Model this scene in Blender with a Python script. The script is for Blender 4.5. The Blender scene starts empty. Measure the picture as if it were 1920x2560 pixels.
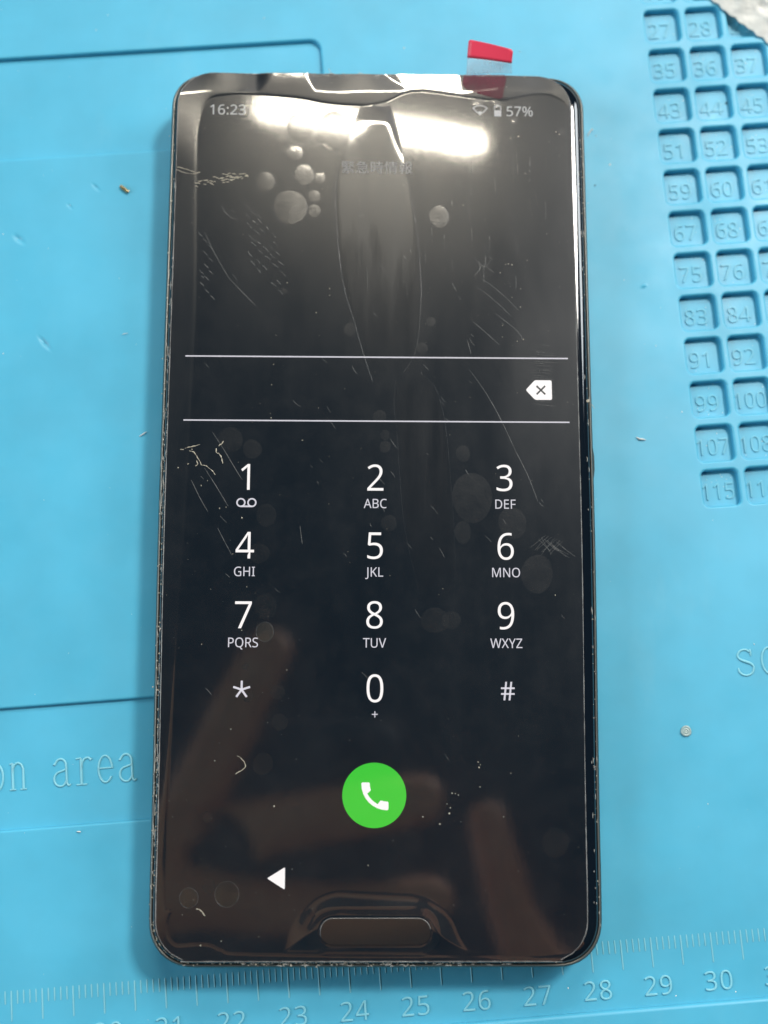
import bpy, bmesh, math, random
import numpy as np
from mathutils import Vector, noise
MM = 0.001
random.seed(7)
SC = bpy.context.scene
COL = SC.collection
PI = math.pi

# ------------------------------------------------------------------ camera, world, lamps, exposure
cam = bpy.data.cameras.new('camera')
camo = bpy.data.objects.new('camera', cam)
COL.objects.link(camo)
camo.location = (-2.5824*MM, -44.9178*MM, 226.5666*MM)
camo.rotation_euler = (0.1859, -0.0174, 0.0018)
cam.sensor_fit = 'VERTICAL'; cam.sensor_height = 36; cam.sensor_width = 27
cam.lens = 3300.07/2560*36
cam.clip_start = 0.005; cam.clip_end = 50
cam.dof.use_dof = True
cam.dof.focus_distance = 0.2195
cam.dof.aperture_fstop = 11.0
SC.camera = camo

world = bpy.data.worlds.new('World'); SC.world = world; world.use_nodes = True
bg = world.node_tree.nodes['Background']
bg.inputs['Color'].default_value = (0.50, 0.78, 1.0, 1); bg.inputs['Strength'].default_value = 0.017

def area(name, loc, target, sx, sy, radiance, color, shape='RECTANGLE', roll=None):
    l = bpy.data.lights.new(name, 'AREA'); l.shape = shape; l.size = sx; l.size_y = sy
    l.energy = radiance*PI*sx*sy*(PI/4 if shape in ('DISK', 'ELLIPSE') else 1); l.color = color
    o = bpy.data.objects.new(name, l); COL.objects.link(o); o.location = loc
    d = Vector(target)-Vector(loc)
    if roll is None:
        o.rotation_euler = d.to_track_quat('-Z', 'Y').to_euler()
    else:                                   # long side of the lamp lies along roll
        z = -d.normalized(); x = Vector(roll); x = (x-z*x.dot(z)).normalized(); y = z.cross(x)
        from mathutils import Matrix
        o.rotation_euler = Matrix((x, y, z)).transposed().to_euler()
    return o
# the fluorescent tube whose image lies across the top of the display
area('tube_lamp', (0.0034, 0.524, 0.909), (0, 0.06, 0), 0.205, 0.010, 112, (1.0, 0.91, 0.74), roll=(0.2027, -0.034, 0))
# the bench light up to the right: gives the shadows left of and below the phone
area('bench_lamp', (0.60, 0.62, 1.15), (0, 0, 0), 0.22, 0.22, 95, (1.0, 0.96, 0.90))
# broad overhead fill lamp, added outside the angles the display mirrors
area('overhead_fill', (0.05, 1.7, 1.5), (0, 0, 0), 1.1, 0.5, 9.5, (1.0, 0.97, 0.92))
# large soft fill lamps added at both sides to lift the mat
area('side_fill', (-1.5, -0.1, 0.95), (0, 0, 0), 1.2, 1.1, 4.6, (0.80, 0.92, 1.0))
area('side_fill', (1.40, 0.85, 1.0), (0, 0, 0), 0.6, 0.6, 9.5, (0.90, 0.97, 1.0))
SC.view_settings.view_transform = 'Standard'; SC.view_settings.look = 'None'
SC.view_settings.gamma = 1.0; SC.view_settings.exposure = 0.10; SC.view_settings.use_curve_mapping = False
SC.cycles.max_bounces = 8; SC.cycles.glossy_bounces = 5; SC.cycles.transparent_max_bounces = 12

# ------------------------------------------------------------------ materials
class NT:
    def __init__(s, name):
        s.m = bpy.data.materials.new(name); s.m.use_nodes = True; s.t = s.m.node_tree
        s.b = s.t.nodes['Principled BSDF']; s.out = s.t.nodes['Material Output']
    def n(s, typ, **kw):
        n = s.t.nodes.new(typ)
        for k, v in kw.items():
            if k in n.inputs: n.inputs[k].default_value = v
            else: setattr(n, k, v)
        return n
    def l(s, a, b): s.t.links.new(a, b)
    def p(s, **kw):
        for k, v in kw.items(): s.b.inputs[k.replace('_', ' ')].default_value = v
        return s
    def pos(s):
        return s.n('ShaderNodeNewGeometry').outputs['Position']
    def noise(s, scale, detail=3, rough=0.55, vec=None, stretch=None):
        v = vec or s.pos()
        if stretch:
            mp = s.n('ShaderNodeMapping'); mp.inputs['Scale'].default_value = stretch; s.l(v, mp.inputs['Vector']); v = mp.outputs['Vector']
        t = s.n('ShaderNodeTexNoise'); t.inputs['Scale'].default_value = scale; t.inputs['Detail'].default_value = detail
        t.inputs['Roughness'].default_value = rough; s.l(v, t.inputs['Vector'])
        return t.outputs['Fac']
    def ramp(s, fac, stops):
        r = s.n('ShaderNodeValToRGB'); e = r.color_ramp.elements
        while len(e) < len(stops): e.new(0.5)
        for el, (p, c) in zip(e, stops): el.position = p; el.color = (*c, 1) if len(c) == 3 else c
        s.l(fac, r.inputs['Fac']); return r.outputs['Color']
    def math(s, op, a, b=0.0):
        m = s.n('ShaderNodeMath', operation=op)
        for i, v in enumerate((a, b)):
            if isinstance(v, (int, float)): m.inputs[i].default_value = v
            else: s.l(v, m.inputs[i])
        return m.outputs[0]
    def bump(s, h, strength, dist, into='Normal', prev=None):
        b = s.n('ShaderNodeBump'); b.inputs['Strength'].default_value = strength; b.inputs['Distance'].default_value = dist
        s.l(h, b.inputs['Height'])
        if prev is not None: s.l(prev, b.inputs['Normal'])
        if into: s.l(b.outputs['Normal'], s.b.inputs[into])
        return b.outputs['Normal']

# dents left in the soft mat, mm on the bench
DENTS = [(-59.21, 28.01), (-64.78, 47.57), (-55.92, 53.97), (-51.37, 57.74), (48.31, 39.61)]
MATC = (0.080, 0.430, 0.620)
def silicone(name='blue silicone', base=MATC):
    s = NT(name); s.p(Roughness=0.5, Specular_IOR_Level=0.52, Subsurface_Weight=0.25, Subsurface_Scale=0.0012, Subsurface_Radius=(0.5, 0.9, 1.0))
    c1 = tuple(c*0.93 for c in base); c2 = tuple(min(1, c*1.05) for c in base)
    a = s.noise(45, 4, 0.6)
    col = s.ramp(a, [(0.35, c1), (0.65, c2)])
    # pale scuffs and smudges rubbed into the surface
    sc = s.noise(60, 6, 0.62, stretch=(1.0, 0.35, 1))
    f = s.ramp(sc, [(0.60, (0, 0, 0)), (0.78, (1, 1, 1))])
    mx = s.n('ShaderNodeMix', data_type='RGBA'); mx.inputs['Factor'].default_value = 0
    mf = s.math('MULTIPLY', f, 0.13); s.l(mf, mx.inputs['Factor'])
    s.l(col, mx.inputs['A']); mx.inputs['B'].default_value = (0.30, 0.56, 0.62, 1)
    s.l(mx.outputs['Result'], s.b.inputs['Base Color'])
    r = s.ramp(s.noise(120, 5, 0.6), [(0.3, (0.38,)*3), (0.7, (0.52,)*3)]); s.l(r, s.b.inputs['Roughness'])
    n1 = s.bump(s.noise(5200, 2, 0.5), 0.22, 0.00003, None)
    n2 = s.bump(s.noise(38, 2, 0.4), 0.5, 0.0009, None, n1)
    for (dx, dy), L, w, ang, amt in zip(DENTS, (2.6, 2.0, 1.1, 1.6, 1.0), (0.75, 0.95, 0.5, 0.6, 0.5), (-0.85, -0.7, -0.8, -0.75, 0.4), (1, .8, .5, .6, -.5)):
        mp = s.n('ShaderNodeMapping', vector_type='TEXTURE'); s.l(s.pos(), mp.inputs['Vector'])
        mp.inputs['Location'].default_value = (dx*MM, dy*MM, 0); mp.inputs['Rotation'].default_value = (0, 0, ang); mp.inputs['Scale'].default_value = (L*MM, w*MM, 1)
        g = s.n('ShaderNodeTexGradient', gradient_type='QUADRATIC_SPHERE'); s.l(mp.outputs['Vector'], g.inputs['Vector'])
        n2 = s.bump(s.math('MULTIPLY', g.outputs['Fac'], -amt), 0.8, 0.0005, None, n2)
    s.l(n2, s.b.inputs['Normal'])
    return s.m
M_MAT = silicone()
M_NUM = silicone('slightly highlight-tinted raised silicone', (0.115, 0.450, 0.610))  # compartment numerals: faint highlight put into the colour
M_MARK = silicone('highlight-tinted raised silicone', (0.215, 0.575, 0.700))  # ruler marks and letters: lit tops painted as a paler base colour

def simple(name, color, rough=0.5, **kw):
    s = NT(name); s.p(Base_Color=(*color, 1), Roughness=rough, **kw); return s.m

def film():
    """clear film on the black display glass: sharp gloss over a grainy soft one; lifted parts have two more surfaces"""
    s = NT('protective film over black glass')
    s.p(Base_Color=(0.003, 0.005, 0.007, 1), Roughness=0.30, Coat_Weight=1.0, Coat_Roughness=0.03, Coat_IOR=1.75,
        Emission_Color=(0.10, 0.45, 1.0, 1), Emission_Strength=0.0062)      # the backlight of a black screen leaks a little blue
    at = s.n('ShaderNodeAttribute', attribute_name='lift').outputs['Fac']
    s.l(s.math('MULTIPLY_ADD', at, 0.45), s.b.inputs['Specular IOR Level'])
    s.b.inputs['Specular IOR Level'].links[0].from_node.inputs[2].default_value = 0.72
    s.l(s.math('MULTIPLY_ADD', at, 0.22), s.b.inputs['Coat IOR']); s.b.inputs['Coat IOR'].links[0].from_node.inputs[2].default_value = 1.75
    s.l(s.math('MULTIPLY_ADD', at, -0.02), s.b.inputs['Coat Roughness']); s.b.inputs['Coat Roughness'].links[0].from_node.inputs[2].default_value = 0.054
    # faint dried smears change only the gloss
    sm = s.ramp(s.noise(70, 4, 0.6, stretch=(1.0, 0.28, 1)), [(0.35, (0.205,)*3), (0.7, (0.265,)*3)])
    s.l(sm, s.b.inputs['Roughness'])
    dirt = s.ramp(s.noise(240, 6, 0.7), [(0.45, (0.002, 0.0045, 0.007)), (0.75, (0.007, 0.009, 0.011))])
    s.l(dirt, s.b.inputs['Base Color'])
    g = s.noise(4200, 3, 0.6)
    n = s.bump(g, 0.10, 0.00004, 'Normal')
    g2 = s.noise(900, 2, 0.5, stretch=(1, 0.5, 1))
    s.bump(g2, 0.05, 0.00004, 'Coat Normal')
    return s.m
M_FILM = film()

def bubblemat(name, base, spec, rough, grain):
    s = NT(name); s.p(Base_Color=(*base, 1), Roughness=rough, Specular_IOR_Level=spec, Coat_Weight=0.8, Coat_Roughness=0.12)
    s.bump(s.noise(3200, 3, 0.6), grain, 0.00005, 'Normal')
    return s.m
def hazy(name, base, spec, rough, alpha, grain=0.5, stretch=None, scale=2400, ior=1.5, coat=0.0, crough=0.22):
    s = NT(name); s.p(Base_Color=(*base, 1), Roughness=rough, Specular_IOR_Level=spec, IOR=ior, Coat_Weight=coat, Coat_Roughness=crough, Coat_IOR=1.7)
    h = s.noise(scale, 3, 0.65, stretch=stretch); s.bump(h, grain, 0.00005, 'Normal')
    a = s.ramp(s.noise(scale*0.12, 4, 0.6, stretch=stretch), [(0.3, (alpha*0.45,)*3), (0.7, (min(1, alpha*1.3),)*3)])
    tr = s.n('ShaderNodeBsdfTransparent'); mx = s.n('ShaderNodeMixShader')
    s.l(a, mx.inputs[0]); s.l(tr.outputs[0], mx.inputs[1]); s.l(s.b.outputs[0], mx.inputs[2]); s.l(mx.outputs[0], s.out.inputs['Surface'])
    return s.m
M_BUB = hazy('trapped air under film', (0.016, 0.017, 0.016), 1.0, 0.27, 0.60, 0.55, ior=1.85, coat=1.0, crough=0.10)
M_FAINT = hazy('thin trapped air', (0.012, 0.014, 0.016), 1.0, 0.32, 0.13, 0.4, ior=1.7, coat=0.9)
def pocketmat():
    s = NT('long air pocket'); s.p(Base_Color=(0.006, 0.008, 0.010, 1), Roughness=0.25, Specular_IOR_Level=1.0, Coat_Weight=1.0, Coat_Roughness=0.045, Coat_IOR=1.85, Emission_Color=(0.10, 0.45, 1.0, 1), Emission_Strength=0.0062)
    s.bump(s.noise(2200, 3, 0.6, stretch=(1, 0.10, 1)), 0.10, 0.00004, 'Normal')
    r = s.ramp(s.noise(260, 4, 0.6, stretch=(1, 0.10, 1)), [(0.3, (0.21,)*3), (0.7, (0.29,)*3)]); s.l(r, s.b.inputs['Roughness'])
    fa = s.n('ShaderNodeAttribute', attribute_name='fade').outputs['Fac']       # the blister thins out to nothing at its ends
    st = s.ramp(s.noise(420, 4, 0.6, stretch=(1, 0.12, 1)), [(0.3, (0.55,)*3), (0.65, (1.3,)*3)])
    a = s.math('MULTIPLY', fa, st); a = s.math('MINIMUM', a, 1.0)
    tr = s.n('ShaderNodeBsdfTransparent'); mx = s.n('ShaderNodeMixShader')
    s.l(a, mx.inputs[0]); s.l(tr.outputs[0], mx.inputs[1]); s.l(s.b.outputs[0], mx.inputs[2]); s.l(mx.outputs[0], s.out.inputs['Surface'])
    return s.m
M_POCKET = pocketmat()
M_LINE = hazy('film contact line', (0.12, 0.12, 0.12), 1.0, 0.3, 0.45, 0.2)

def glow(name, col, strength):
    s = NT(name); s.p(Base_Color=(0.006, 0.008, 0.01, 1), Roughness=0.30, Coat_Weight=1.0, Coat_Roughness=0.054, Coat_IOR=1.75, Specular_IOR_Level=0.72,
                      Emission_Color=(*col, 1), Emission_Strength=strength)
    s.bump(s.noise(4200, 3, 0.6), 0.10, 0.00004, 'Normal')
    return s.m
M_WHITE = glow('lit white pixels', (1.0, 0.955, 0.94), 1.0)
M_GREY = glow('lit pale grey pixels', (0.84, 0.82, 0.90), 0.80)
M_DIMGREY = glow('lit dim grey pixels', (0.46, 0.46, 0.46), 0.52)
M_STATUS = glow('lit status pixels', (0.9, 0.92, 0.92), 0.50)
M_GREEN = glow('lit green pixels', (0.040, 0.62, 0.030), 0.92)
M_BLACKPX = glow('dark pixels', (0.02, 0.03, 0.03), 0.3)
M_GLASS = simple('curved black cover glass', (0.004, 0.008, 0.014), 0.06, Specular_IOR_Level=0.6, Coat_Weight=0.6, Coat_Roughness=0.03)
def framemat():
    s = NT('dark green grey metal frame'); s.p(Base_Color=(0.030, 0.042, 0.040, 1), Metallic=0.55, Roughness=0.30)
    c = s.ramp(s.noise(900, 5, 0.7), [(0.40, (0.026, 0.038, 0.036)), (0.62, (0.05, 0.058, 0.054)), (0.80, (0.13, 0.13, 0.115))])
    s.l(c, s.b.inputs['Base Color']); s.bump(s.noise(2500, 3, 0.6), 0.3, 0.00004); return s.m
M_FRAME = framemat()
M_RIM = simple('worn bright rim', (0.17, 0.17, 0.155), 0.32, Metallic=0.6)
M_DEBRIS = simple('pale dried glue crumbs', (0.50, 0.45, 0.35), 0.4, Specular_IOR_Level=0.8)
M_CHIP = simple('splintered glass', (0.42, 0.40, 0.36), 0.15, Specular_IOR_Level=1.0, Coat_Weight=1.0)
M_DUST = simple('white dust', (0.80, 0.80, 0.74), 0.6)
M_SCR = hazy('white scratch', (0.52, 0.51, 0.48), 0.8, 0.35, 0.26, 0.1, scale=6000)
M_SCRF = hazy('faint scratch', (0.42, 0.42, 0.40), 0.8, 0.4, 0.42, 0.1, scale=6000)
M_EDGE = hazy('cut film edge', (0.55, 0.54, 0.52), 1.0, 0.25, 0.36, 0.3)
M_RED = simple('red printed film', (0.74, 0.055, 0.105), 0.35, Specular_IOR_Level=0.4)
M_DARKRED = hazy('painted reflection of the red tab', (0.10, 0.010, 0.026), 0.25, 0.45, 1.0, 0.1)
M_CLEAR = hazy('clear pull tab film', (0.60, 0.66, 0.72), 0.7, 0.15, 0.32, 0.05)
M_GOLD = simple('gold plated metal', (0.80, 0.56, 0.26), 0.28, Metallic=1.0)
M_BLACK = simple('black crumb', (0.03, 0.026, 0.022), 0.6)

# ------------------------------------------------------------------ mesh helpers (millimetres)
def link(name, me, parent=None, mat=None, loc=None, rot=None):
    o = bpy.data.objects.new(name, me); COL.objects.link(o)
    if mat is not None: me.materials.clear(); me.materials.append(mat)
    if parent is not None: o.parent = parent
    if loc is not None: o.location = [c*MM for c in loc]
    if rot is not None: o.rotation_euler = rot
    return o
def empty(name, loc=(0, 0, 0), rot=(0, 0, 0)):
    o = bpy.data.objects.new(name, None); COL.objects.link(o); o.empty_display_size = 0.01
    o.location = [c*MM for c in loc]; o.rotation_euler = rot; return o
def tag(o, label=None, cat=None, group=None, kind=None):
    if label: o['label'] = label
    if cat: o['category'] = cat
    if group: o['group'] = group
    if kind: o['kind'] = kind
    return o
def mesh(name, verts, faces, smooth=False, ang=None):
    me = bpy.data.meshes.new(name); me.from_pydata([(x*MM, y*MM, z*MM) for x, y, z in verts], [], faces); me.update()
    if smooth or ang:
        me.shade_smooth()
        if ang: me.set_sharp_from_angle(angle=ang)
    return me
DG = bpy.context.evaluated_depsgraph_get
def curve_mesh(cu, name, smooth=None):
    o = bpy.data.objects.new('tmp', cu); COL.objects.link(o)
    dg = bpy.context.evaluated_depsgraph_get(); dg.update()
    me = bpy.data.meshes.new_from_object(o.evaluated_get(dg)); me.name = name
    bpy.data.objects.remove(o); bpy.data.curves.remove(cu)
    if smooth: me.shade_smooth(); me.set_sharp_from_angle(angle=smooth)
    return me
def fill2d(name, loops, z0, z1, bevel=0.0, res=2, smooth=0.6):
    """flat sheet with holes between z0 and z1, edges rounded by bevel; loops in mm"""
    from mathutils import Matrix
    cu = bpy.data.curves.new(name, 'CURVE'); cu.dimensions = '2D'; cu.fill_mode = 'BOTH'
    cu.extrude = (z1-z0)/2-bevel; cu.bevel_depth = bevel; cu.bevel_resolution = res; cu.offset = -bevel
    for lp in loops:
        sp = cu.splines.new('POLY'); sp.points.add(len(lp)-1)
        for p, (x, y) in zip(sp.points, lp): p.co = (x, y, 0, 1)
        sp.use_cyclic_u = True
    me = curve_mesh(cu, name, smooth)
    me.transform(Matrix.Scale(MM, 4) @ Matrix.Translation((0, 0, (z0+z1)/2)))
    return me
def rrect(x0, y0, x1, y1, r, n=6):
    out = []
    for cx, cy, a0 in ((x1-r, y1-r, 0), (x0+r, y1-r, 90), (x0+r, y0+r, 180), (x1-r, y0+r, 270)):
        for k in range(n+1):
            a = math.radians(a0+90*k/n); out.append((cx+r*math.cos(a), cy+r*math.sin(a)))
    return out
FONT = None
try:        # Blender's own interface font
    FONT = bpy.data.fonts.load(bpy.utils.system_resource('DATAFILES', path='fonts')+'/NotoSansHebrew-Regular.woff2')
except Exception:
    pass
CJK = None
try:
    CJK = bpy.data.fonts.load(bpy.utils.system_resource('DATAFILES', path='fonts')+'/Noto Sans CJK Regular.woff2')
except Exception:
    pass
CAPS = {}
def cap_ratio(font):
    """height of a capital over the font size"""
    key = font.name if font else ''
    if key not in CAPS:
        cu = bpy.data.curves.new('text', 'FONT'); cu.body = 'H'; cu.size = 1.0
        if font: cu.font = font
        me = curve_mesh(cu, 'text'); ysv = [v.co.y for v in me.vertices]; CAPS[key] = max(ysv)-min(ysv); bpy.data.meshes.remove(me)
    return CAPS[key]
def text_mesh(txt, cap, extrude=0.0, bevel=0.0, xs=1.0, off=0.0, align='CENTER', res=5, spacing=1.0, font=None):
    """text centred on its capitals' mid height; cap height in mm; built at unit size, then scaled"""
    from mathutils import Matrix
    fnt = font or FONT; size = cap/cap_ratio(fnt)*MM; k = MM/size
    cu = bpy.data.curves.new('text', 'FONT'); cu.body = txt; cu.size = 1.0
    if fnt: cu.font = fnt
    cu.align_x = align; cu.align_y = 'BOTTOM_BASELINE'; cu.extrude = extrude*k; cu.bevel_depth = bevel*k; cu.bevel_resolution = 1
    cu.resolution_u = res; cu.offset = off*k; cu.space_character = spacing
    me = curve_mesh(cu, 'text', 0.7 if extrude else None)
    me.transform(Matrix.Translation((0, -cap/2*MM, 0)) @ Matrix.Diagonal((size*xs, size, size, 1)))
    return me
def strokes_mesh(name, lines, r, z=0.0, res=2, order=None, cyc=False):
    """raised round strokes: lines = list of [(x, y[, radius factor])]"""
    cu = bpy.data.curves.new(name, 'CURVE'); cu.dimensions = '3D'; cu.bevel_depth = r*MM; cu.bevel_resolution = res; cu.use_fill_caps = True
    for ln in lines:
        sp = cu.splines.new('POLY'); sp.points.add(len(ln)-1)
        for p, q in zip(sp.points, ln):
            p.co = (q[0]*MM, q[1]*MM, (q[3] if len(q) > 3 else z)*MM, 1); p.radius = q[2] if len(q) > 2 else 1.0
    return curve_mesh(cu, name, 1.0)
def smooth_line(pts, n=8):
    """Catmull-Rom through the points"""
    P = [np.array(p, float) for p in pts]; out = []
    for i in range(len(P)-1):
        p0 = P[max(i-1, 0)]; p1 = P[i]; p2 = P[i+1]; p3 = P[min(i+2, len(P)-1)]
        for k in range(n):
            t = k/n
            out.append(tuple(0.5*((2*p1)+(-p0+p2)*t+(2*p0-5*p1+4*p2-p3)*t*t+(-p0+3*p1-3*p2+p3)*t**3)))
    out.append(tuple(P[-1])); return out
def polyface(name, pts, z=0.0):
    return mesh(name, [(x, y, z) for x, y in pts], [list(range(len(pts)))])
def multi_face(name, polys, z=0.0):
    v = []; f = []
    for p in polys:
        f.append(list(range(len(v), len(v)+len(p)))); v += [(x, y, z) for x, y in p]
    return mesh(name, v, f)

# ------------------------------------------------------------------ bench and repair mat
TH = 0.079
bench = link('workbench_top', mesh('workbench_top', [(-900, -700, 0), (900, -700, 0), (900, 900, 0), (-900, 900, 0), (-900, -700, -25), (900, -700, -25), (900, 900, -25), (-900, 900, -25)],
     [(0, 1, 2, 3), (4, 7, 6, 5), (0, 4, 5, 1), (1, 5, 6, 2), (2, 6, 7, 3), (3, 7, 4, 0)]), None, simple('pale bench laminate', (0.42, 0.41, 0.38), 0.5), loc=(0, 0, -4.0))
tag(bench, kind='structure')

mat_root = empty('repair_mat', (0, 0, -3.9), (0, 0, TH))
tag(mat_root, 'blue silicone repair mat with ruler, trays and numbered compartments under the phone', 'work mat')
MZ = 3.9       # mat top is world zero, the root sits at the mat's underside
CW, PU, PV, GU, GV = 6.45, 7.807, 8.104, 57.40, 89.95
ROWS = list(range(-1, 12)); COLS = (0, 1, 2)
holes = []
for j in ROWS:
    for i in COLS:
        u = GU+i*PU; v = GV-j*PV; holes.append((u, v-CW, u+CW, v))
trayA = (-175, 68.15, -3.95, 88.25); trayB = (-175, -51.45, 16, -31.40)
loops = [rrect(-264, -91, 198, 200, 2.0)]
loops += [rrect(*h, 0.95) for h in holes] + [rrect(*trayA, 1.9), rrect(*trayB, 1.9)]
sheet = link('mat_sheet', fill2d('mat_sheet', loops, MZ-2.6, MZ, 0.42, 4, 0.9), mat_root, M_MAT)
base = link('mat_base', fill2d('mat_base', [rrect(-268, -112, 202, 204, 4)], 0.0, MZ-2.62, 0.3), mat_root, M_MAT)
# border outside the ruler: raised lip with a rounded shoulder
lipw = [rrect(-268, -112, 202, 204, 4), rrect(-262.0, -87.75, 196.0, 198.0, 2.0)]
lip = link('mat_border', fill2d('mat_border', lipw, MZ-2.63, MZ+0.85, 0.62, 4, 0.9), mat_root, M_MAT)
link('tray_floor', fill2d('tray_floor', [rrect(trayA[0]-1, trayA[1]-1, trayA[2]+1, trayA[3]+1, 2)], MZ-2.61, MZ-0.95, 0.0), mat_root, M_MAT)
link('tray_floor', fill2d('tray_floor', [rrect(trayB[0]-1, trayB[1]-1, trayB[2]+1, trayB[3]+1, 2)], MZ-2.61, MZ-0.85, 0.0), mat_root, M_MAT)
cell_me = fill2d('compartment', [rrect(-CW/2-0.3, -CW/2-0.3, CW/2+0.3, CW/2+0.3, 0.9)], -0.35, 0.0, 0.0)
k = 0
for j in ROWS:
    for i in COLS:
        num = 27+8*j+i
        u = GU+i*PU+CW/2; v = GV-j*PV-CW/2
        c = link('compartment', cell_me, mat_root, M_MAT if k == 0 else None, loc=(u, v, MZ-1.35)); k += 1
        tag(c, 'square compartment numbered %d' % num)
        nm = text_mesh(str(num), 2.95, 0.09, 0.06, 0.93 if num < 100 else 0.86, -0.05, spacing=1.02)
        link('numeral', nm, c, M_NUM, loc=(-0.28+random.uniform(-.08, .08), -0.42+random.uniform(-.06, .06), 0.03))
# ruler: millimetre ticks and centimetre numbers
short_me = strokes_mesh('ruler_tick', [[(0, 0, 0.7), (0, -0.3), (0, -1.9), (0, -2.1, 0.7)]], 0.13)
long_me = strokes_mesh('ruler_tick', [[(0, 0, 0.7), (0, -0.3), (0, -4.5), (0, -4.75, 0.7)]], 0.14)
RU0, RV0 = -250.54, -76.95
first = {True: True, False: True}
for t in range(175, 320):
    lg = t % 5 == 0
    link('ruler_tick', long_me if lg else short_me, mat_root, M_MARK if first[lg] else None, loc=(RU0+t, RV0, MZ-0.03)); first[lg] = False
for n in range(18, 32):
    link('ruler_numeral', text_mesh(str(n), 3.0, 0.12, 0.06, 0.98, -0.07, spacing=1.08), mat_root, M_MARK, loc=(RU0+n*10+0.45, RV0-7.6, MZ+0.08))
# raised lettering: thin typewriter letters built as rounded strokes
def arc(cx, cy, rx, ry, a0, a1, n=16, w0=1.0, w1=1.0):
    return [(cx+rx*math.cos(math.radians(a0+(a1-a0)*k/n)), cy+ry*math.sin(math.radians(a0+(a1-a0)*k/n)), w0+(w1-w0)*k/n) for k in range(n+1)]
X = 4.5   # x-height
G = {
 'a': [[(-1.25, 3.55, 1.3), (-1.2, 3.7, 1.2)]+arc(-0.15, 3.35, 1.0, 1.15, 150, 10, 12)+[(0.86, 2.6), (0.88, 0.9), (1.0, 0.3), (1.3, 0.05), (1.6, 0.3, .7)],
       [(0.86, 2.75)]+arc(-0.2, 1.2, 1.15, 1.2, 95, 290, 16)+[(0.5, 0.35), (0.86, 0.9)]],
 'r': [[(-1.3, 4.3, .8), (-0.4, 4.4)], [(-0.4, 4.4, 1.2), (-0.4, 0.05, 1.2)], [(-1.3, 0.02, .8), (0.6, 0.02, .8)], [(-0.4, 2.6)]+arc(0.75, 3.0, 1.05, 1.4, 170, 70, 10)+[(1.45, 4.0, 1.4)]],
 'e': [[(-1.2, 2.45, .8), (1.2, 2.45, .8)]+arc(0, 2.3, 1.22, 2.2, 5, 325, 30, 0.9, 1.0)],
 'n': [[(-1.4, 4.25, .8), (-0.9, 4.4)], [(-0.9, 4.4, 1.2), (-0.9, 0.05, 1.2)], [(-1.45, 0.02, .8), (-0.35, 0.02, .8)], [(-0.9, 3.0)]+arc(0.05, 3.0, 0.95, 1.4, 170, 5, 12)+[(1.0, 0.05, 1.2)], [(0.45, 0.02, .8), (1.55, 0.02, .8)]],
 'o': [arc(0, 2.25, 1.3, 2.25, 0, 360, 36)],
 's': [[(1.1, 3.3, .7), (1.05, 4.3, 1.2), (0.9, 4.0)]+[(0.5, 4.35), (0.0, 4.45), (-0.7, 4.25), (-1.15, 3.7), (-1.1, 3.15), (-0.6, 2.7, 1.2), (0.2, 2.35, 1.4), (1.0, 1.95, 1.2), (1.35, 1.35), (1.15, 0.6), (0.6, 0.15), (-0.1, 0.05), (-0.8, 0.3), (-1.2, 0.8), (-1.3, 1.4, .7)]],
}
def letter(ch, u, vbase, xs=0.93):
    return link('raised_letter', strokes_mesh('raised_letter', [smooth_line([(q[0]*xs, q[1], q[2] if len(q) > 2 else 1.0) for q in ln], 4) for ln in G[ch]], 0.19, 0), mat_root, M_MARK, loc=(u, vbase, MZ-0.0))
BASEV = -42.7-2.28
for k, ch in enumerate('on area'):
    if ch != ' ':
        o = letter(ch, -63.77+(k-1)*3.665, BASEV); o.location.z = (MZ-0.85+0.03)*MM
for ch, u in (('s', 60.95), ('o', 65.15)):
    o = letter(ch, u, -35.45, 1.0); o.location.z = (MZ+0.03)*MM
# dents and creases pressed into the mat are in its relief; loose dust lies on it
dv = []; df = []
def crumb(x, y, z, s, V, F):
    b = len(V)
    for k in range(5):
        a = 2*PI*k/5+random.random(); V.append((x+s*random.uniform(.4, 1)*math.cos(a), y+s*random.uniform(.4, 1)*math.sin(a), z))
    V.append((x, y, z+s*random.uniform(.4, .9)))
    for k in range(5): F.append((b+k, b+(k+1) % 5, b+5))
for (x, y) in [(-60.1, 85.63), (-45.49, 92.93), (-43.14, 95.81), (-33.23, 76.17), (-51.48, 58.45), (-63.67, 53.74), (-43.15, 43.81), (-64.21, 31.19), (-14.08, 93.29), (11.65, 85.42), (29.6, 84.21), (37.86, 76.33), (45.71, 65.34), (47.68, 59.48), (44.68, 66.21), (33.27, 83.15), (52.16, 24.26), (47.79, 37.07), (55.38, 11.76), (62.9, -30.16), (58.45, -8.13), (51.66, -56.29), (52.57, -86.61), (42.64, -86.44), (37.18, -87.88), (-53.53, -52.53), (25.07, -83.78)]:
    crumb(x, y, MZ+0.0, random.uniform(.10, .24), dv, df)
for q in range(150):
    crumb(random.uniform(-68, 82), random.uniform(-86, 100), MZ+0.0, random.uniform(.04, .10), dv, df)
for q in range(170):      # crumbs gathered in the compartments
    h = random.choice(holes); crumb(random.uniform(h[0]+.6, h[2]-.6), random.uniform(h[1]+.6, h[3]-.6), MZ-1.35, random.uniform(.05, .16), dv, df)
keep_f = df
dust = link('dust', mesh('dust', dv, keep_f), mat_root, M_DUST); tag(dust, kind='stuff')

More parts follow.
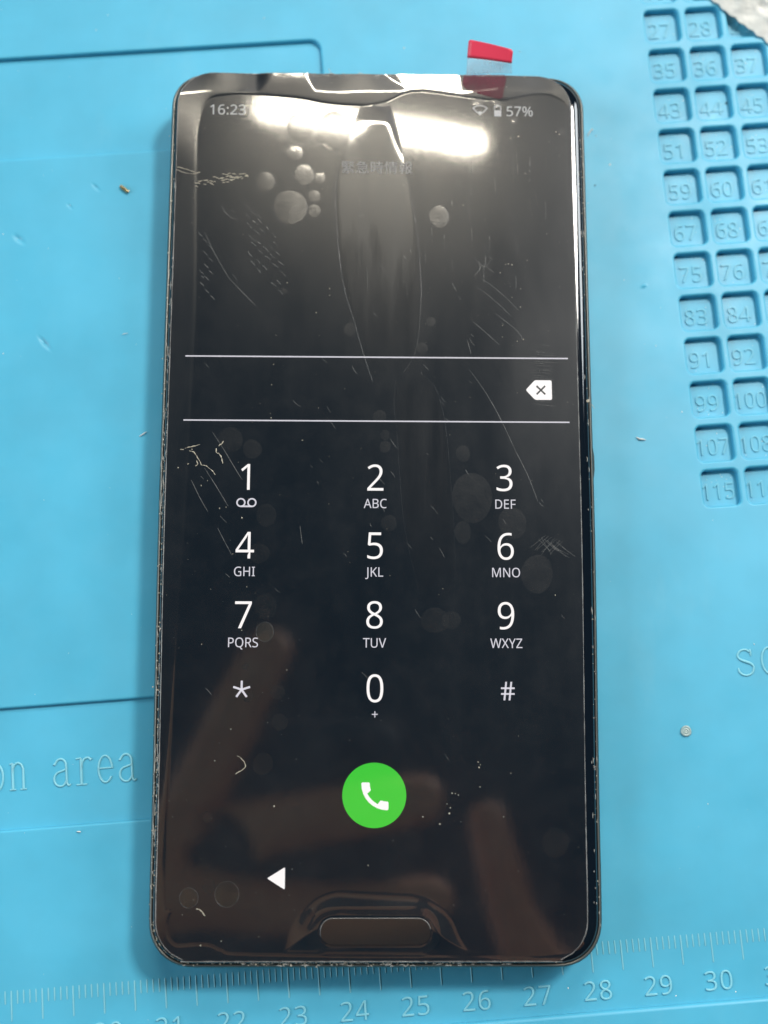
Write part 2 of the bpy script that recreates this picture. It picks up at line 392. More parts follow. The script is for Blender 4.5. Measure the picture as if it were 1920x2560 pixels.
# ------------------------------------------------------------------ the phone
phone = empty('smartphone', (0, 0, 0))
tag(phone, 'black smartphone showing a dial pad, lying on the blue mat under a bubbled film', 'phone')
HL = 77.4; HT = 76.3      # lower and upper half length
def halfw(y):
    t = max(0.0, -y/65.0); return 37.05-0.75*t*t*(3-2*min(t, 1))*0.8
def outline(inset, n=10, rtop=6.6, rbot=7.6):
    pts = []
    yb, yt = -HL+inset, HT-inset
    def corner(sx, sy, r):
        r = max(r-inset*0.8, 0.8); cy = (yt-r) if sy > 0 else (yb+r)
        out = []
        for k in range(n+1):
            a = PI/2*k/n; c = math.cos(a)**0.92; s = math.sin(a)**0.92
            y = cy+sy*r*s; out.append((sx*(halfw(cy)-inset-r+r*c), y))
        return out
    right = [(halfw(y)-inset, y) for y in np.linspace(yb+rbot+1, yt-rtop-1, 28)]
    a = corner(1, 1, rtop); b = corner(-1, 1, rtop)[::-1]; c = corner(-1, -1, rbot); d = corner(1, -1, rbot)[::-1]
    left = [(-x, y) for x, y in right][::-1]
    return right + a + b + left + c + d
def loft(name, prof, cap_bottom=True, cap_top=True, ang=0.7):
    V = []; F = []; n = None
    for ins, z in prof:
        o = outline(ins); n = len(o); V += [(x, y, z) for x, y in o]
    for r in range(len(prof)-1):
        for k in range(n):
            a = r*n+k; b = r*n+(k+1) % n; F.append((a, b, b+n, a+n))
    if cap_bottom: F.append(list(range(n))[::-1])
    if cap_top: F.append([(len(prof)-1)*n+k for k in range(n)])
    return mesh(name, V, F, ang=ang)
body = link('frame', loft('frame', [(3.0, 0.02), (1.4, 0.15), (0.6, 0.7), (0.15, 1.8), (0, 3.4), (0, 5.2), (0.08, 6.6), (0.22, 7.5), (0.42, 7.75), (0.62, 7.78), (0.64, 7.4)], True, True, 0.55), phone, M_FRAME)
rim = link('rim', loft('rim', [(0.42, 7.80), (0.50, 7.92), (0.60, 7.94), (0.70, 7.84)], False, False, 1.2), body, M_RIM)
glass = link('cover_glass', loft('cover_glass', [(0.74, 7.3), (0.76, 7.75), (0.90, 8.05), (1.2, 8.38), (1.6, 8.62), (2.1, 8.78), (2.7, 8.86), (3.4, 8.885)], True, True, 1.2), phone, M_GLASS)
# power key on the right side
pk = [(36.6, 2.2), (37.25, 2.9), (37.42, 4.2), (37.42, 6.6), (37.25, 8.0), (36.6, 8.8)]
V = [(x, y, 3.2) for x, y in pk]+[(x, y, 5.4) for x, y in pk]; n = len(pk)
link('side_button', mesh('side_button', V, [tuple(range(n))[::-1], tuple(range(n, 2*n))]+[(k, k+1, k+1+n, k+n) for k in range(n-1)], ang=0.6), phone, M_FRAME)

# the film: one fine sheet, stuck down inside the contact line, lifted outside it and over the home key
ZF = 9.0
FX0, FX1, FY0, FY1 = 1.50, 2.75, 1.25, 0.65   # inset of the film from the body edge: left, right, bottom, top
def film_x(y, r=6.2):
    hl = -halfw(y)+FX0; hr = halfw(y)-FX1
    yt = HT-FY1; yb = -HL+FY0; d = 0.0
    if y > yt-r: q = (y-(yt-r))/r; d = r*(1-math.sqrt(max(0, 1-q*q)))
    if y < yb+r: q = ((yb+r)-y)/r; d = r*(1-math.sqrt(max(0, 1-q*q)))
    return hl+d, hr-d
STUCK = [(-31.53, 41.09), (-31.86, 52.93), (-32.04, 61.97), (-31.86, 65.62), (-31.24, 68.68), (-29.8, 70.62), (-27.48, 71.26), (-24.21, 71.53), (-19.8, 71.35), (-14.1, 70.87), (-9.97, 70.07), (-6.83, 69.72), (-3.56, 69.6), (-1.5, 69.62), (0.28, 69.95), (2.06, 70.66), (3.63, 71.53), (5.28, 72.09), (6.99, 72.34), (9.28, 72.29), (15.27, 71.43), (21.63, 70.73), (25.36, 71.54), (29.17, 72.05), (31.59, 71.38), (33.84, 69.55), (35.51, 64.96), (36.66, 15.69), (36.33, -25.31), (35.42, -66.73), (33.9, -73.45), (29.09, -75.14), (16.43, -75.26), (-19.35, -74.87), (-24.15, -74.27), (-25.86, -73.54), (-27.69, -73.3), (-29.64, -73.42), (-31.34, -73.48), (-32.3, -72.81), (-32.84, -71.6), (-32.95, -70.39), (-32.66, -69.29), (-32.31, -68.44), (-32.7, -68.07), (-33.35, -67.71), (-33.6, -63.67), (-33.68, -57.49), (-33.25, -38.54), (-32.68, -18.94), (-31.99, -2.1), (-31.69, 15.23), (-31.41, 29.46)]
ARCH = [(-14.88, -75), (-14.4, -73.43), (-13.5, -70.64), (-11.82, -68.08), (-9.37, -66.18), (-6.46, -65.26), (-3.28, -65.32), (2.9, -65.56), (6.08, -65.69), (8.56, -66.42), (10.97, -68.08), (12.42, -69.97), (13.42, -72.28), (14.54, -74.04), (15.54, -75.01)]
def seg_dist(px, py, poly, closed=True):
    """signed distance to a polygon, positive outside"""
    P = np.array(poly); Q = np.roll(P, -1, 0)
    d2 = np.full(px.shape, 1e9); inside = np.zeros(px.shape, bool)
    for (x0, y0), (x1, y1) in zip(P, Q):
        ex, ey = x1-x0, y1-y0; L = ex*ex+ey*ey+1e-12
        t = np.clip(((px-x0)*ex+(py-y0)*ey)/L, 0, 1)
        d2 = np.minimum(d2, (px-x0-t*ex)**2+(py-y0-t*ey)**2)
        if y0 != y1:
            c = ((y0 > py) != (y1 > py)) & (px < ex*(py-y0)/(ey)+x0)
            inside ^= c
    d = np.sqrt(d2); return np.where(inside, -d, d)
def smooth_poly(p, n=4):
    q = smooth_line(list(p)+[p[0]], n)[:-1]; return q
def sstep(a, b, x):
    t = np.clip((x-a)/(b-a), 0, 1); return t*t*(3-2*t)
NX, NY = 400, 900
yt, yb = HT-FY1, -HL+FY0
tt = np.linspace(0, 1, NY); ys = yb+(yt-yb)*(0.5-0.5*np.cos(PI*tt))*0.25+(yt-yb)*tt*0.75
ys = np.clip(ys, yb+1e-4, yt-1e-4)
us = np.linspace(0, 1, NX)
ends = np.array([film_x(y) for y in ys])
gx = ends[:, 0:1]+(ends[:, 1:2]-ends[:, 0:1])*us[None, :]; gy = np.repeat(ys[:, None], NX, 1)
def vnoise(x, y, s, seed=0.0):
    f = np.vectorize(lambda a, b: noise.noise(Vector((a*s, b*s, seed))))
    return f(x, y)
def film_height(x, y):
    d = seg_dist(x, y, smooth_poly(STUCK, 3))
    out = np.clip(d, 0, None)
    topw = sstep(55, 68, y)                                # the top edge stands off much further than the sides
    lift = sstep(0.0, 0.35, d)*(0.55+0.45*topw)
    wb = sstep(1.5, 4.5, x+0.8*(y-74))*(1-sstep(14.5, 17.5, x))          # here the strip lies at the angle that mirrors the tube
    yc = 72.4+0.25*np.sin(x*0.35)+0.02*x
    w2 = sstep(-22, -19, x)*(1-sstep(-13, -11, x))                       # a curled lip at the very edge
    yc = yc+1.9*w2
    s1 = 0.050*(1-wb); bend = ((0.075+0.02*np.sin(x*0.5))*(1-w2)+0.0285*w2)*(1-wb)
    sp = 0.22*np.log1p(np.exp(np.clip((y-yc)/0.22, -40, 40)))
    h = (0.022+0.008*topw)*(1-np.exp(-out/0.20))+topw*(s1*out-bend*sp*sstep(0, 1.0, d))
    h = h+wb*topw*((y-65)**2-(y-out-65)**2)/868+0.00015*np.sin(x*1.9+y)*out*topw
    a = -seg_dist(x, y, smooth_poly(ARCH, 3))
    ai = np.clip(a, 0, None)
    h = h+0.30*sstep(0.0, 4.2, ai)*(a > 0); lift = np.maximum(lift, 0.75*sstep(0, 0.4, a))
    # home key under the film: long pill
    px = np.clip(np.abs(x+0.1)-6.7, 0, None); pr = np.sqrt(px*px+(y+71.55)**2)
    h = h-0.10*(1-sstep(2.05, 2.45, pr))+0.0
    h = h-0.13*(1-sstep(2.3, 4.0, pr))*sstep(2.05, 2.4, pr)*0.4
    # soft ripples of an unevenly laid sheet
    h = h+0.002*np.sin(x*0.21+y*0.05)*np.sin(y*0.11+0.6)+0.0004*np.sin(x*0.9+y*0.35)*np.sin(y*0.5-x*0.2)
    return h, lift
hz, lift = film_height(gx, gy)
vz = ZF+hz
verts = np.stack([gx, gy, vz], -1).reshape(-1, 3)*MM
idx = np.arange(NX*NY).reshape(NY, NX)
quads = np.stack([idx[:-1, :-1], idx[:-1, 1:], idx[1:, 1:], idx[1:, :-1]], -1).reshape(-1, 4)
# skirt down to the glass gives the sheet its thickness
edge = np.concatenate([idx[0, :-1], idx[:-1, -1], idx[-1, :0:-1], idx[:0:-1, 0]])
sk = verts[edge].copy(); sk[:, 2] -= 0.10*MM
allv = np.concatenate([verts, sk]); m = len(edge); s0 = NX*NY
kk = np.arange(m); k2 = (kk+1) % m
sq = np.stack([edge[kk], s0+kk, s0+k2, edge[k2]], -1)
faces = np.concatenate([quads, sq])
fme = bpy.data.meshes.new('protective_film')
fme.vertices.add(len(allv)); fme.vertices.foreach_set('co', allv.ravel())
fme.loops.add(faces.size); fme.loops.foreach_set('vertex_index', faces.ravel().astype(np.int32))
fme.polygons.add(len(faces)); fme.polygons.foreach_set('loop_start', np.arange(0, faces.size, 4, dtype=np.int32))
fme.update(calc_edges=True); fme.validate()
fme.shade_smooth(); fme.set_sharp_from_angle(angle=0.9)
at = fme.attributes.new('lift', 'FLOAT', 'POINT'); at.data.foreach_set('value', np.concatenate([lift.ravel(), np.zeros(m)]).astype(np.float32))
filmo = link('protective_film', fme, phone, M_FILM)
tag(filmo, 'clear protective film over the whole display, bubbled and scratched')
def fz(x, y):
    """height of the film at a point, read off its own grid"""
    i = min(max(int(np.searchsorted(ys, y)), 1), NY-1); f = min(max((y-ys[i-1])/(ys[i]-ys[i-1]), 0), 1)
    a, b = ends[i]; q = min(max((x-a)/(b-a), 0), 1)*(NX-1); j = min(int(q), NX-2); g = q-j
    return ZF+float((hz[i-1, j]*(1-g)+hz[i-1, j+1]*g)*(1-f)+(hz[i, j]*(1-g)+hz[i, j+1]*g)*f)
ZU = ZF+0.055     # lit picture elements
# cut edges of the film catch the light
def film_edge(side, off=0.0):
    pts = []
    for y in np.linspace(yb+0.3, yt-0.3, 160):
        a, b = film_x(y); x = (a-off) if side < 0 else (b+off)
        pts.append((x, y, random.uniform(0.5, 1.35), fz(x, y)))
    return pts
for s, off in ((-1, 0.0), (1, 0.0)):
    link('film_edge', strokes_mesh('film_edge', [film_edge(s, off)], 0.075), filmo, M_EDGE)
bx0, bx1 = film_x(yb+0.4)
link('film_edge', strokes_mesh('film_edge', [[(x, yb+0.05, random.uniform(.5, 1.3), fz(x, yb+.05)) for x in np.linspace(bx0, bx1, 90)]], 0.075), filmo, M_EDGE)
tx0, tx1 = film_x(yt-0.3); pts = []
for x in np.linspace(tx0+1, tx1-1, 120):
    jag = 0.0
    if -19 < x < 6: jag = -0.35*abs(math.sin(x*1.3))-0.25*random.random()
    pts.append((x, yt-0.12+jag, random.uniform(0.5, 1.5), fz(x, yt-.2)+0.04))
link('film_edge', strokes_mesh('film_edge', [pts], 0.085), filmo, M_EDGE)
jl = smooth_line([(x, y, 1, fz(x, y)+.03) for x, y in [(-8.89, 76.65), (-8.31, 75.73), (-6.74, 75.2), (-6.3, 74.82), (-3.3, 74.7), (-0.09, 74.89), (0.27, 75.52), (2.78, 75)]], 3)
link('film_edge', strokes_mesh('film_edge', [jl], 0.09), filmo, M_EDGE)

# ------------------------------------------------------------------ what the display shows
def ui(name, me, mat, x, y, label=None, parent=None, dz=0.0):
    o = link(name, me, parent or phone, mat, loc=(x, y, (ZU+dz) if parent is None else dz))
    if label: o['label'] = label
    return o
KEYS = [('1', None, -21.82, 1.90), ('2', 'ABC', -0.32, 1.88), ('3', 'DEF', 21.48, 1.95), ('4', 'GHI', -22.04, -9.74), ('5', 'JKL', -0.37, -9.70), ('6', 'MNO', 21.45, -9.74),
        ('7', 'PQRS', -22.05, -21.36), ('8', 'TUV', -0.40, -21.30), ('9', 'WXYZ', 21.37, -21.36), ('0', None, -0.30, -33.35)]
LY = {1.9: -2.55, -9.7: -14.15, -21.3: -25.92}
for d, let, x, y in KEYS:
    k = ui('dial_digit', text_mesh(d, 4.50, xs=0.93, off=-0.028), M_WHITE, x, y, 'white dial pad digit %s' % d)
    if let:
        ly = -2.55 if y > 0 else (-14.15 if y > -15 else -25.92)
        ui('key_letters', text_mesh(let, 1.56, xs=0.93), M_GREY, 0, ly-y, 'small letters %s under digit %s' % (let, d), parent=k)
    if d == '0':
        ui('key_letters', text_mesh('+', 1.5), M_GREY, 0, -37.55-y, 'small plus sign under digit 0', parent=k)
    if d == '1':
        rg = []
        for cx in (-0.92, 0.92):
            for q in range(24):
                a, b = 2*PI*q/24, 2*PI*(q+1)/24
                rg.append([(cx+.53*math.cos(a), .53*math.sin(a)), (cx+.78*math.cos(a), .78*math.sin(a)), (cx+.78*math.cos(b), .78*math.sin(b)), (cx+.53*math.cos(b), .53*math.sin(b))])
        rg.append([(-0.92, -0.78), (0.92, -0.78), (0.92, -0.50), (-0.92, -0.50)])
        ui('voicemail_icon', multi_face('voicemail_icon', rg), M_GREY, -0.12, -2.50-y, 'voicemail loops under digit 1', parent=k)
star = []
for q in range(5):
    a = PI/2+2*PI*q/5; c, s = math.cos(a), math.sin(a); w = 0.17
    star.append([(-s*w, c*w), (s*w, -c*w), (c*1.45+s*w, s*1.45-c*w), (c*1.45-s*w, s*1.45+c*w)])
ui('star_key', multi_face('star_key', star), M_GREY, -22.07, -33.62, 'pale asterisk key')
hs = []
for q in (-0.42, 0.42):
    hs.append([(q-.17-.15, -1.5), (q+.13-.15, -1.5), (q+.17+.15, 1.5), (q-.13+.15, 1.5)])
    hs.append([(-1.12, q*1.1-.14), (1.12, q*1.1-.14), (1.12, q*1.1+.14), (-1.12, q*1.1+.14)])
ui('hash_key', multi_face('hash_key', hs), M_GREY, 21.47, -33.74, 'pale hash key')
ui('divider_line', polyface('divider_line', [(-32.9, -.11), (32.7, -.11), (32.7, .11), (-32.9, .11)]), M_GREY, 0, 23.0, 'thin pale line across the display, upper of two')
ui('divider_line', polyface('divider_line', [(-32.9, -.11), (32.7, -.11), (32.7, .11), (-32.9, .11)]), M_GREY, 0, 11.70, 'thin pale line across the display, lower of two')
def rounded(pts, r, n=5):
    out = []; m = len(pts)
    for i in range(m):
        p0 = Vector(pts[i-1]); p = Vector(pts[i]); p1 = Vector(pts[(i+1) % m])
        a = p+(p0-p).normalized()*r; b = p+(p1-p).normalized()*r
        for k in range(n+1):
            t = k/n; q = a*(1-t)**2+p*2*t*(1-t)+b*t*t; out.append((q.x, q.y))
    return out
bk = ui('backspace_key', polyface('backspace_key', rounded([(-2.30, 0), (-0.72, -1.74), (2.18, -1.74), (2.18, 1.74), (-0.72, 1.74)], 0.33)), M_WHITE, 27.62, 17.36, 'white backspace key with a dark cross')
xm = []
for a in (PI/4, -PI/4):
    c, s = math.cos(a), math.sin(a); xm.append([(c*1.05-s*.15, s*1.05+c*.15), (-c*1.05-s*.15, -s*1.05+c*.15), (-c*1.05+s*.15, -s*1.05-c*.15), (c*1.05+s*.15, s*1.05-c*.15)])
ui('cross_mark', mesh('cross_mark', [(x, y, i*0.004) for i, p in enumerate(xm) for x, y in p], [(0, 1, 2, 3), (4, 5, 6, 7)]), M_BLACKPX, 0.30, -0.02, 'dark cross on the backspace key', parent=bk, dz=0.012)
cb = ui('call_button', polyface('call_button', [(5.16*math.cos(2*PI*q/72), 5.16*math.sin(2*PI*q/72)) for q in range(72)]), M_GREEN, -0.36, -50.46, 'round green call button')
def bez(p, q, r, s, n=8):
    return [tuple((1-t)**3*a+3*(1-t)**2*t*b+3*(1-t)*t*t*c+t**3*d for a, b, c, d in zip(p, q, r, s)) for t in [k/n for k in range(1, n+1)]]
hp = [(20.01, 15.38)]
def rel(kind, *a):
    x, y = hp[-1]
    if kind == 'c': hp.extend(bez((x, y), (x+a[0], y+a[1]), (x+a[2], y+a[3]), (x+a[4], y+a[5])))
    else: hp.append((x+a[0], y+a[1]))
rel('c', -1.23, 0, -2.42, -.2, -3.53, -.56); rel('c', -.35, -.12, -.74, -.03, -1.01, .24); rel('l', -1.57, 1.97); rel('c', -2.83, -1.35, -5.48, -3.9, -6.89, -6.83)
rel('l', 1.95, -1.66); rel('c', .27, -.28, .35, -.67, .24, -1.02); rel('c', -.37, -1.11, -.56, -2.3, -.56, -3.53); rel('c', 0, -.54, -.45, -.99, -.99, -.99); hp.append((4.19, 3))
rel('c', -.54, 0, -1.19, .24, -1.19, .99); rel('c', 0, 9.29, 7.73, 17.01, 17.01, 17.01); rel('c', .71, 0, .99, -.63, .99, -1.18); rel('l', 0, -3.45); rel('c', 0, -.54, -.45, -.99, -.99, -.99)
g = 4.38/18
ui('handset_icon', polyface('handset_icon', [((x-12)*g, (12-y)*g) for x, y in hp[:-1]][::-1]), M_WHITE, 0.10, -0.16, 'white telephone handset on the green button', parent=cb, dz=0.012)
ui('back_arrow', polyface('back_arrow', rounded([(-1.48, 0), (1.36, -1.74), (1.36, 1.74)], 0.25)), M_WHITE, -15.9, -63.42, 'white triangular back arrow')
ui('clock_text', text_mesh('16:23', 1.86, align='CENTER', xs=1.0), M_STATUS, -26.75, 68.55, 'clock reading 16:23')
ui('battery_text', text_mesh('57%', 1.84, xs=0.97), M_STATUS, 25.15, 68.76, 'battery level reading 57%')
wf = []
a0, a1 = math.radians(48), math.radians(132); R = 1.98
def wp(r, a): return (r*math.cos(a), r*math.sin(a)-1.05)
for q in range(16):
    a, b = a0+(a1-a0)*q/16, a0+(a1-a0)*(q+1)/16
    wf.append([wp(R-.17, a), wp(R, a), wp(R, b), wp(R-.17, b)]); wf.append([wp(0, a), wp(.78, a), wp(.78, b)])
for a, sg in ((a0, 1), (a1, -1)):
    t = (-math.sin(a)*.09, math.cos(a)*.09); p, q2 = wp(.7, a), wp(R, a)
    wf.append([(p[0]+t[0], p[1]+t[1]), (p[0]-t[0], p[1]-t[1]), (q2[0]-t[0], q2[1]-t[1]), (q2[0]+t[0], q2[1]+t[1])])
ui('wifi_icon', multi_face('wifi_icon', wf), M_STATUS, 18.12, 68.95, 'fan shaped wireless signal symbol')
ba = [[(-.62, -1.1), (.62, -1.1), (.62, .05), (-.62, .05)], [(-.62, .05), (-.48, .05), (-.48, .78), (-.62, .78)], [(.48, .05), (.62, .05), (.62, .78), (.48, .78)], [(-.62, .78), (.62, .78), (.62, .90), (-.62, .90)], [(-.26, .90), (.26, .90), (.26, 1.12), (-.26, 1.12)]]
ui('battery_icon', multi_face('battery_icon', ba), M_STATUS, 21.26, 68.86, 'half full battery symbol')
ui('heading_text', text_mesh('緊急時情報', 1.86, spacing=1.0, font=CJK), M_DIMGREY, -0.25, 57.76, dz=0.06, label='dim Japanese heading reading 緊急時情報')

# ------------------------------------------------------------------ marks on and under the film
def dome(name, cx, cy, rx, ry, h, mat, z0=None, rings=7, seg=40, wob=0.03):
    z0 = fz(cx, cy) if z0 is None else z0; V = []; F = []
    ph = [random.uniform(0, 2*PI) for _ in range(3)]
    for r in range(rings+1):
        t = r/rings
        for q in range(seg):
            a = 2*PI*q/seg; k = 1+wob*(math.sin(2*a+ph[0])+.6*math.sin(3*a+ph[1]))
            V.append((rx*t*k*math.cos(a), ry*t*k*math.sin(a), h*(1-t*t)+0.006))
    for r in range(rings):
        for q in range(seg):
            a = r*seg+q; b = r*seg+(q+1) % seg
            F.append((a, a+seg, b+seg, b))
    return link(name, mesh(name, V, F, smooth=True), filmo, mat, loc=(cx, cy, z0))
# (x, y, radius x, radius y) of each clear bubble in the film, mm
BUB = [(-13.73, 65.6, 2.38, 2.91), (-7.82, 64.69, 3.12, 3.70), (-14.8, 60.4, 1.55, 1.49), (-19.76, 54.94, 1.62, 1.82), (-13.04, 56.31, 1.80, 2.00), (-10.26, 55.73, 0.89, 1.05), (-15.31, 50.22, 2.92, 3.18), (-11.2, 52.25, 1.06, 1.22), (-11.17, 49.65, 1.06, 1.20), (10.73, 48.74, 1.71, 2.07), (-9.51, 61.85, 0.49, 0.61), (-8.69, 61.25, 0.41, 0.44), (0.46, 68.94, 1.49, 1.42), (1.37, 68.78, 0.74, 0.80), (17.8, 70.47, 0.99, 0.71), (20.78, 70.86, 0.67, 0.62), (21.35, 70.15, 0.58, 0.53), (21.43, 69.8, 0.42, 0.45), (24.11, 66.89, 0.50, 0.53), (-29.71, -66.44, 1.47, 1.55), (-23.71, -65.87, 1.91, 1.98), (-18.46, -24.16, 1.44, 1.60)]
for x, y, rx, ry in BUB: dome('air_bubble', x, y, rx, ry, 0.009*min(rx, ry)+.004, M_BUB)
for x, y, rx, ry in BUB:      # the rim of each larger bubble
    if min(rx, ry) > 1.2:
        rg = [(x+rx*math.cos(2*PI*q/40), y+ry*math.sin(2*PI*q/40), random.uniform(.5, 1.1)) for q in range(41)]
        link('bubble_rim', strokes_mesh('bubble_rim', [[(a, b, c, fz(a, b)+.006) for a, b, c in rg]], 0.05), filmo, M_LINE)
FNT = [(9.18, 29.47, 0.80, 0.84), (-4.71, 28.02, 1.12, 1.16), (-16.19, 34.71, 0.56, 0.59), (7.64, 24.71, 0.96, 0.99), (-21.14, 6.73, 1.56, 1.68), (-24.85, 8.32, 2.03, 2.25), (-18.59, -4.63, 1.70, 1.89), (1.95, -5.87, 1.39, 1.33), (14.48, 6.14, 1.25, 1.36), (1.31, 7.27, 0.94, 1.05), (1.3, 9.29, 0.79, 0.89), (-18.39, -19.95, 1.91, 2.07), (-18.6, -21.11, 0.92, 0.92), (-21.06, -34.75, 0.91, 0.90), (15.97, -1.44, 3.28, 4.43), (26.64, -14.36, 2.63, 3.26), (28.77, -57.83, 2.23, 2.31), (-18.37, -45.5, 1.65, 1.77), (22.69, -5.76, 2.33, 2.68), (-27.11, -53.91, 0.89, 0.86), (-19.63, -11.06, 1.69, 1.71), (-26.68, -64.66, 1.03, 1.14), (9.62, -22.15, 2.30, 2.15), (14.35, -7.38, 1.40, 1.88), (0.35, 12.52, 1.10, 1.14), (-21.54, -29.87, 0.53, 0.52), (-16.17, -33.99, 1.21, 1.27), (-15.79, -38.84, 1.36, 1.34), (12.3, -22.14, 1.53, 1.54), (32.57, 64.94, 0.58, 0.62)]
for x, y, rx, ry in FNT: dome('air_bubble', x, y, rx, ry, 0.006*min(rx, ry)+.003, M_FAINT)
def pocket(name, L, R, prof, mat, line=0.085, fade=lambda t: 1.0):
    """long blister between a left and a right shore"""
    L = smooth_line(L, 6); R = smooth_line(R, 6); n = min(len(L), len(R)); V = []; F = []; m = 31; FA = []
    def at(P, t):
        q = t*(len(P)-1); i = min(int(q), len(P)-2); f = q-i
        return [P[i][k]*(1-f)+P[i+1][k]*f for k in (0, 1)]
    N = 150
    for i in range(N+1):
        t = i/N; a = at(L, t); b = at(R, t); e = min(1, 14*t, 5*(1-t))
        for j in range(m):
            u = j/(m-1); FA.append(fade(t)*min(1, .25+9*u, .25+9*(1-u))); x = a[0]+(b[0]-a[0])*u; y = a[1]+(b[1]-a[1])*u
            V.append((x, y, fz(x, y)+0.004+prof(y)*e*(9.48*u**3*(1-u)*.6+.4*(1-(2*u-1)**2))))
    for i in range(N):
        for j in range(m-1):
            a = i*m+j; F.append((a+1, a, a+m, a+m+1))
    pm = mesh(name, V, F, smooth=True); pm.attributes.new('fade', 'FLOAT', 'POINT').data.foreach_set('value', FA)
    o = link(name, pm, filmo, mat)
    for P in (L, R): link('contact_line', strokes_mesh('contact_line', [[(p[0], p[1], random.uniform(.4, 1.0)*max(0.0, min(1, (p[1]+25)/60)), fz(p[0], p[1])+.01) for p in P]], line), filmo, M_LINE)
    return o
pocket('air_pocket', [(-2.92, 69.76), (-4.6, 65.68), (-6.33, 59.88), (-7.29, 55.8), (-7.54, 52.05), (-7.21, 46.47), (-6.75, 41.3), (-5.73, 34.95), (-4.1, 29.53), (-2.49, 23.73), (-0.82, 18.62)],
       [(2.07, 69.66), (3.42, 65.23), (4.13, 61.43), (5.39, 54.87), (6.64, 46.74), (7.18, 41.43), (7.51, 35.57), (7.43, 32.95), (7.07, 27.53), (6.23, 23.29), (4.51, 20.43)], lambda y: (0.030+0.0145*max(0, min(y, 66)-57.5)+0.002*(y > 66))*min(1, max(.3, (y-15)/40)), M_POCKET, fade=lambda t: 1.6 if t < .28 else max(0.0, 1.6*(1-t)/.72)**1.2)
pocket('air_pocket', [(3.14, 19), (2.8, 14.76), (3.28, 9.85), (3.82, 1.53), (4.62, -6.68), (6.47, -15.45), (7.91, -21.44)], [(7.05, 20.45), (9.64, 18.05), (10.92, 14.39), (11.77, 9.13), (12.45, 0.26), (13.03, -11.39), (12.55, -21.43)], lambda y: 0.02, M_POCKET, 0.022, fade=lambda t: 0.42*math.sin(PI*min(1, t*1.05))**1.2 if t < .95 else 0.0)
# pressed-on home key below the display
pl = rrect(-8.75, -2.05, 8.75, 2.05, 2.04, 8)
hb = link('home_button', fill2d('home_button', [pl], 0, 0.07, 0.035), phone, simple('glossy grey key', (0.012, 0.013, 0.015), 0.2, Specular_IOR_Level=1.0, Coat_Weight=1.0, Coat_Roughness=0.08, Coat_IOR=1.7), loc=(-0.1, -71.55, ZF+0.20))
top = [(q[0], q[1], 1) for q in pl if q[1] > 0.2]
link('button_edge', strokes_mesh('button_edge', [[(x, y, random.uniform(.5, 1.0)) for x, y, _ in sorted(top)]], 0.07), hb, M_EDGE, loc=(0, 0, 0.07))
# front camera and ear slot in the upper border, seen faintly through the film
# scratches: single long ones, then fine hatching
def scratch(pts, w=0.055, mat=None, name='scratch'):
    p = smooth_line([(a, b) for a, b in pts], 6) if len(pts) > 2 else [tuple(np.array(pts[0])*(1-t)+np.array(pts[1])*t) for t in np.linspace(0, 1, 12)]
    n = len(p); ln = [(x, y, (0.35+0.65*math.sin(PI*(i+.5)/n))*random.uniform(.7, 1.15), fz(x, y)+.008) for i, (x, y) in enumerate(p)]
    return link(name, strokes_mesh(name, [ln], w, res=1), filmo, mat or M_SCR)
for pts in ([(-27.46, 50.51), (-26.59, 49.03), (-25.52, 48.15), (-24.54, 47.94)], [(-30.26, 45.52), (-28.13, 41.12), (-25.82, 37.11)], [(-25.82, 37.11), (-23.13, 34.23), (-21.02, 32.07)], [(15.69, 20.94), (18.39, 16.98), (20.86, 12.41), (23.49, 6.49)], [(23.49, 6.49), (25.45, 2.34), (27.05, -2.13)], [(15.4, 26.23), (16.06, 23.72)],
            [(-26.65, -6.84), (-25.4, -9.2), (-24.15, -11.42)], [(-12.91, -6.43), (-12.69, -8.12), (-12.47, -9.48)], [(-27.95, 9.66), (-25.91, 6.54), (-23.81, 3.09), (-22.7, 1.38)], [(-31.29, 1.33), (-29.73, -1.74), (-28.33, -4.13)], [(-29.13, 3.41), (-27.1, 0.32), (-25.01, -3.09)],
            [(17.23, 35.72), (18.75, 34.64), (21.15, 32.48), (22.99, 30.61)], [(18.08, 37.26), (19.81, 36.04), (22, 34.09), (24.26, 31.71)], [(16.47, 29.48), (18.32, 27.83), (20.91, 25.41)], [(20.23, 31.1), (23.85, 28.09), (25.06, 26.3)], [(23.66, 67.9), (23.76, 61.02), (23.92, 53.47)], [(29.64, 60.33), (29.73, 58.05)], [(27.46, 54.26), (28.1, 50.89)], [(15.81, 53.39), (16.1, 47.42)], [(26.51, 52.37), (26.88, 49.76)]):
    scratch(pts)
for pts in ([(16.77, 37.84), (17.76, 39.17), (17.49, 40.41)], [(17.56, 40.41), (18.6, 39.47), (19.73, 40.8)], [(18.67, 39.47), (18.77, 41.82)], [(19.32, 41.38), (20.01, 40.8)], [(18.95, 39.47), (20.19, 38.45)]):
    scratch(pts, 0.075)
fine = []
def fline(x0, y0, x1, y1, w=1.0):
    n = 6; mx, my = random.uniform(-.12, .12), random.uniform(-.12, .12)
    fine.append([(x0+(x1-x0)*t+mx*math.sin(PI*t), y0+(y1-y0)*t+my*math.sin(PI*t), w*(.3+.7*math.sin(PI*(t*.9+.05))), ZF+0.012+hz_at(x0+(x1-x0)*t, y0+(y1-y0)*t)) for t in [k/n for k in range(n+1)]])
def hz_at(x, y): return fz(x, y)-ZF
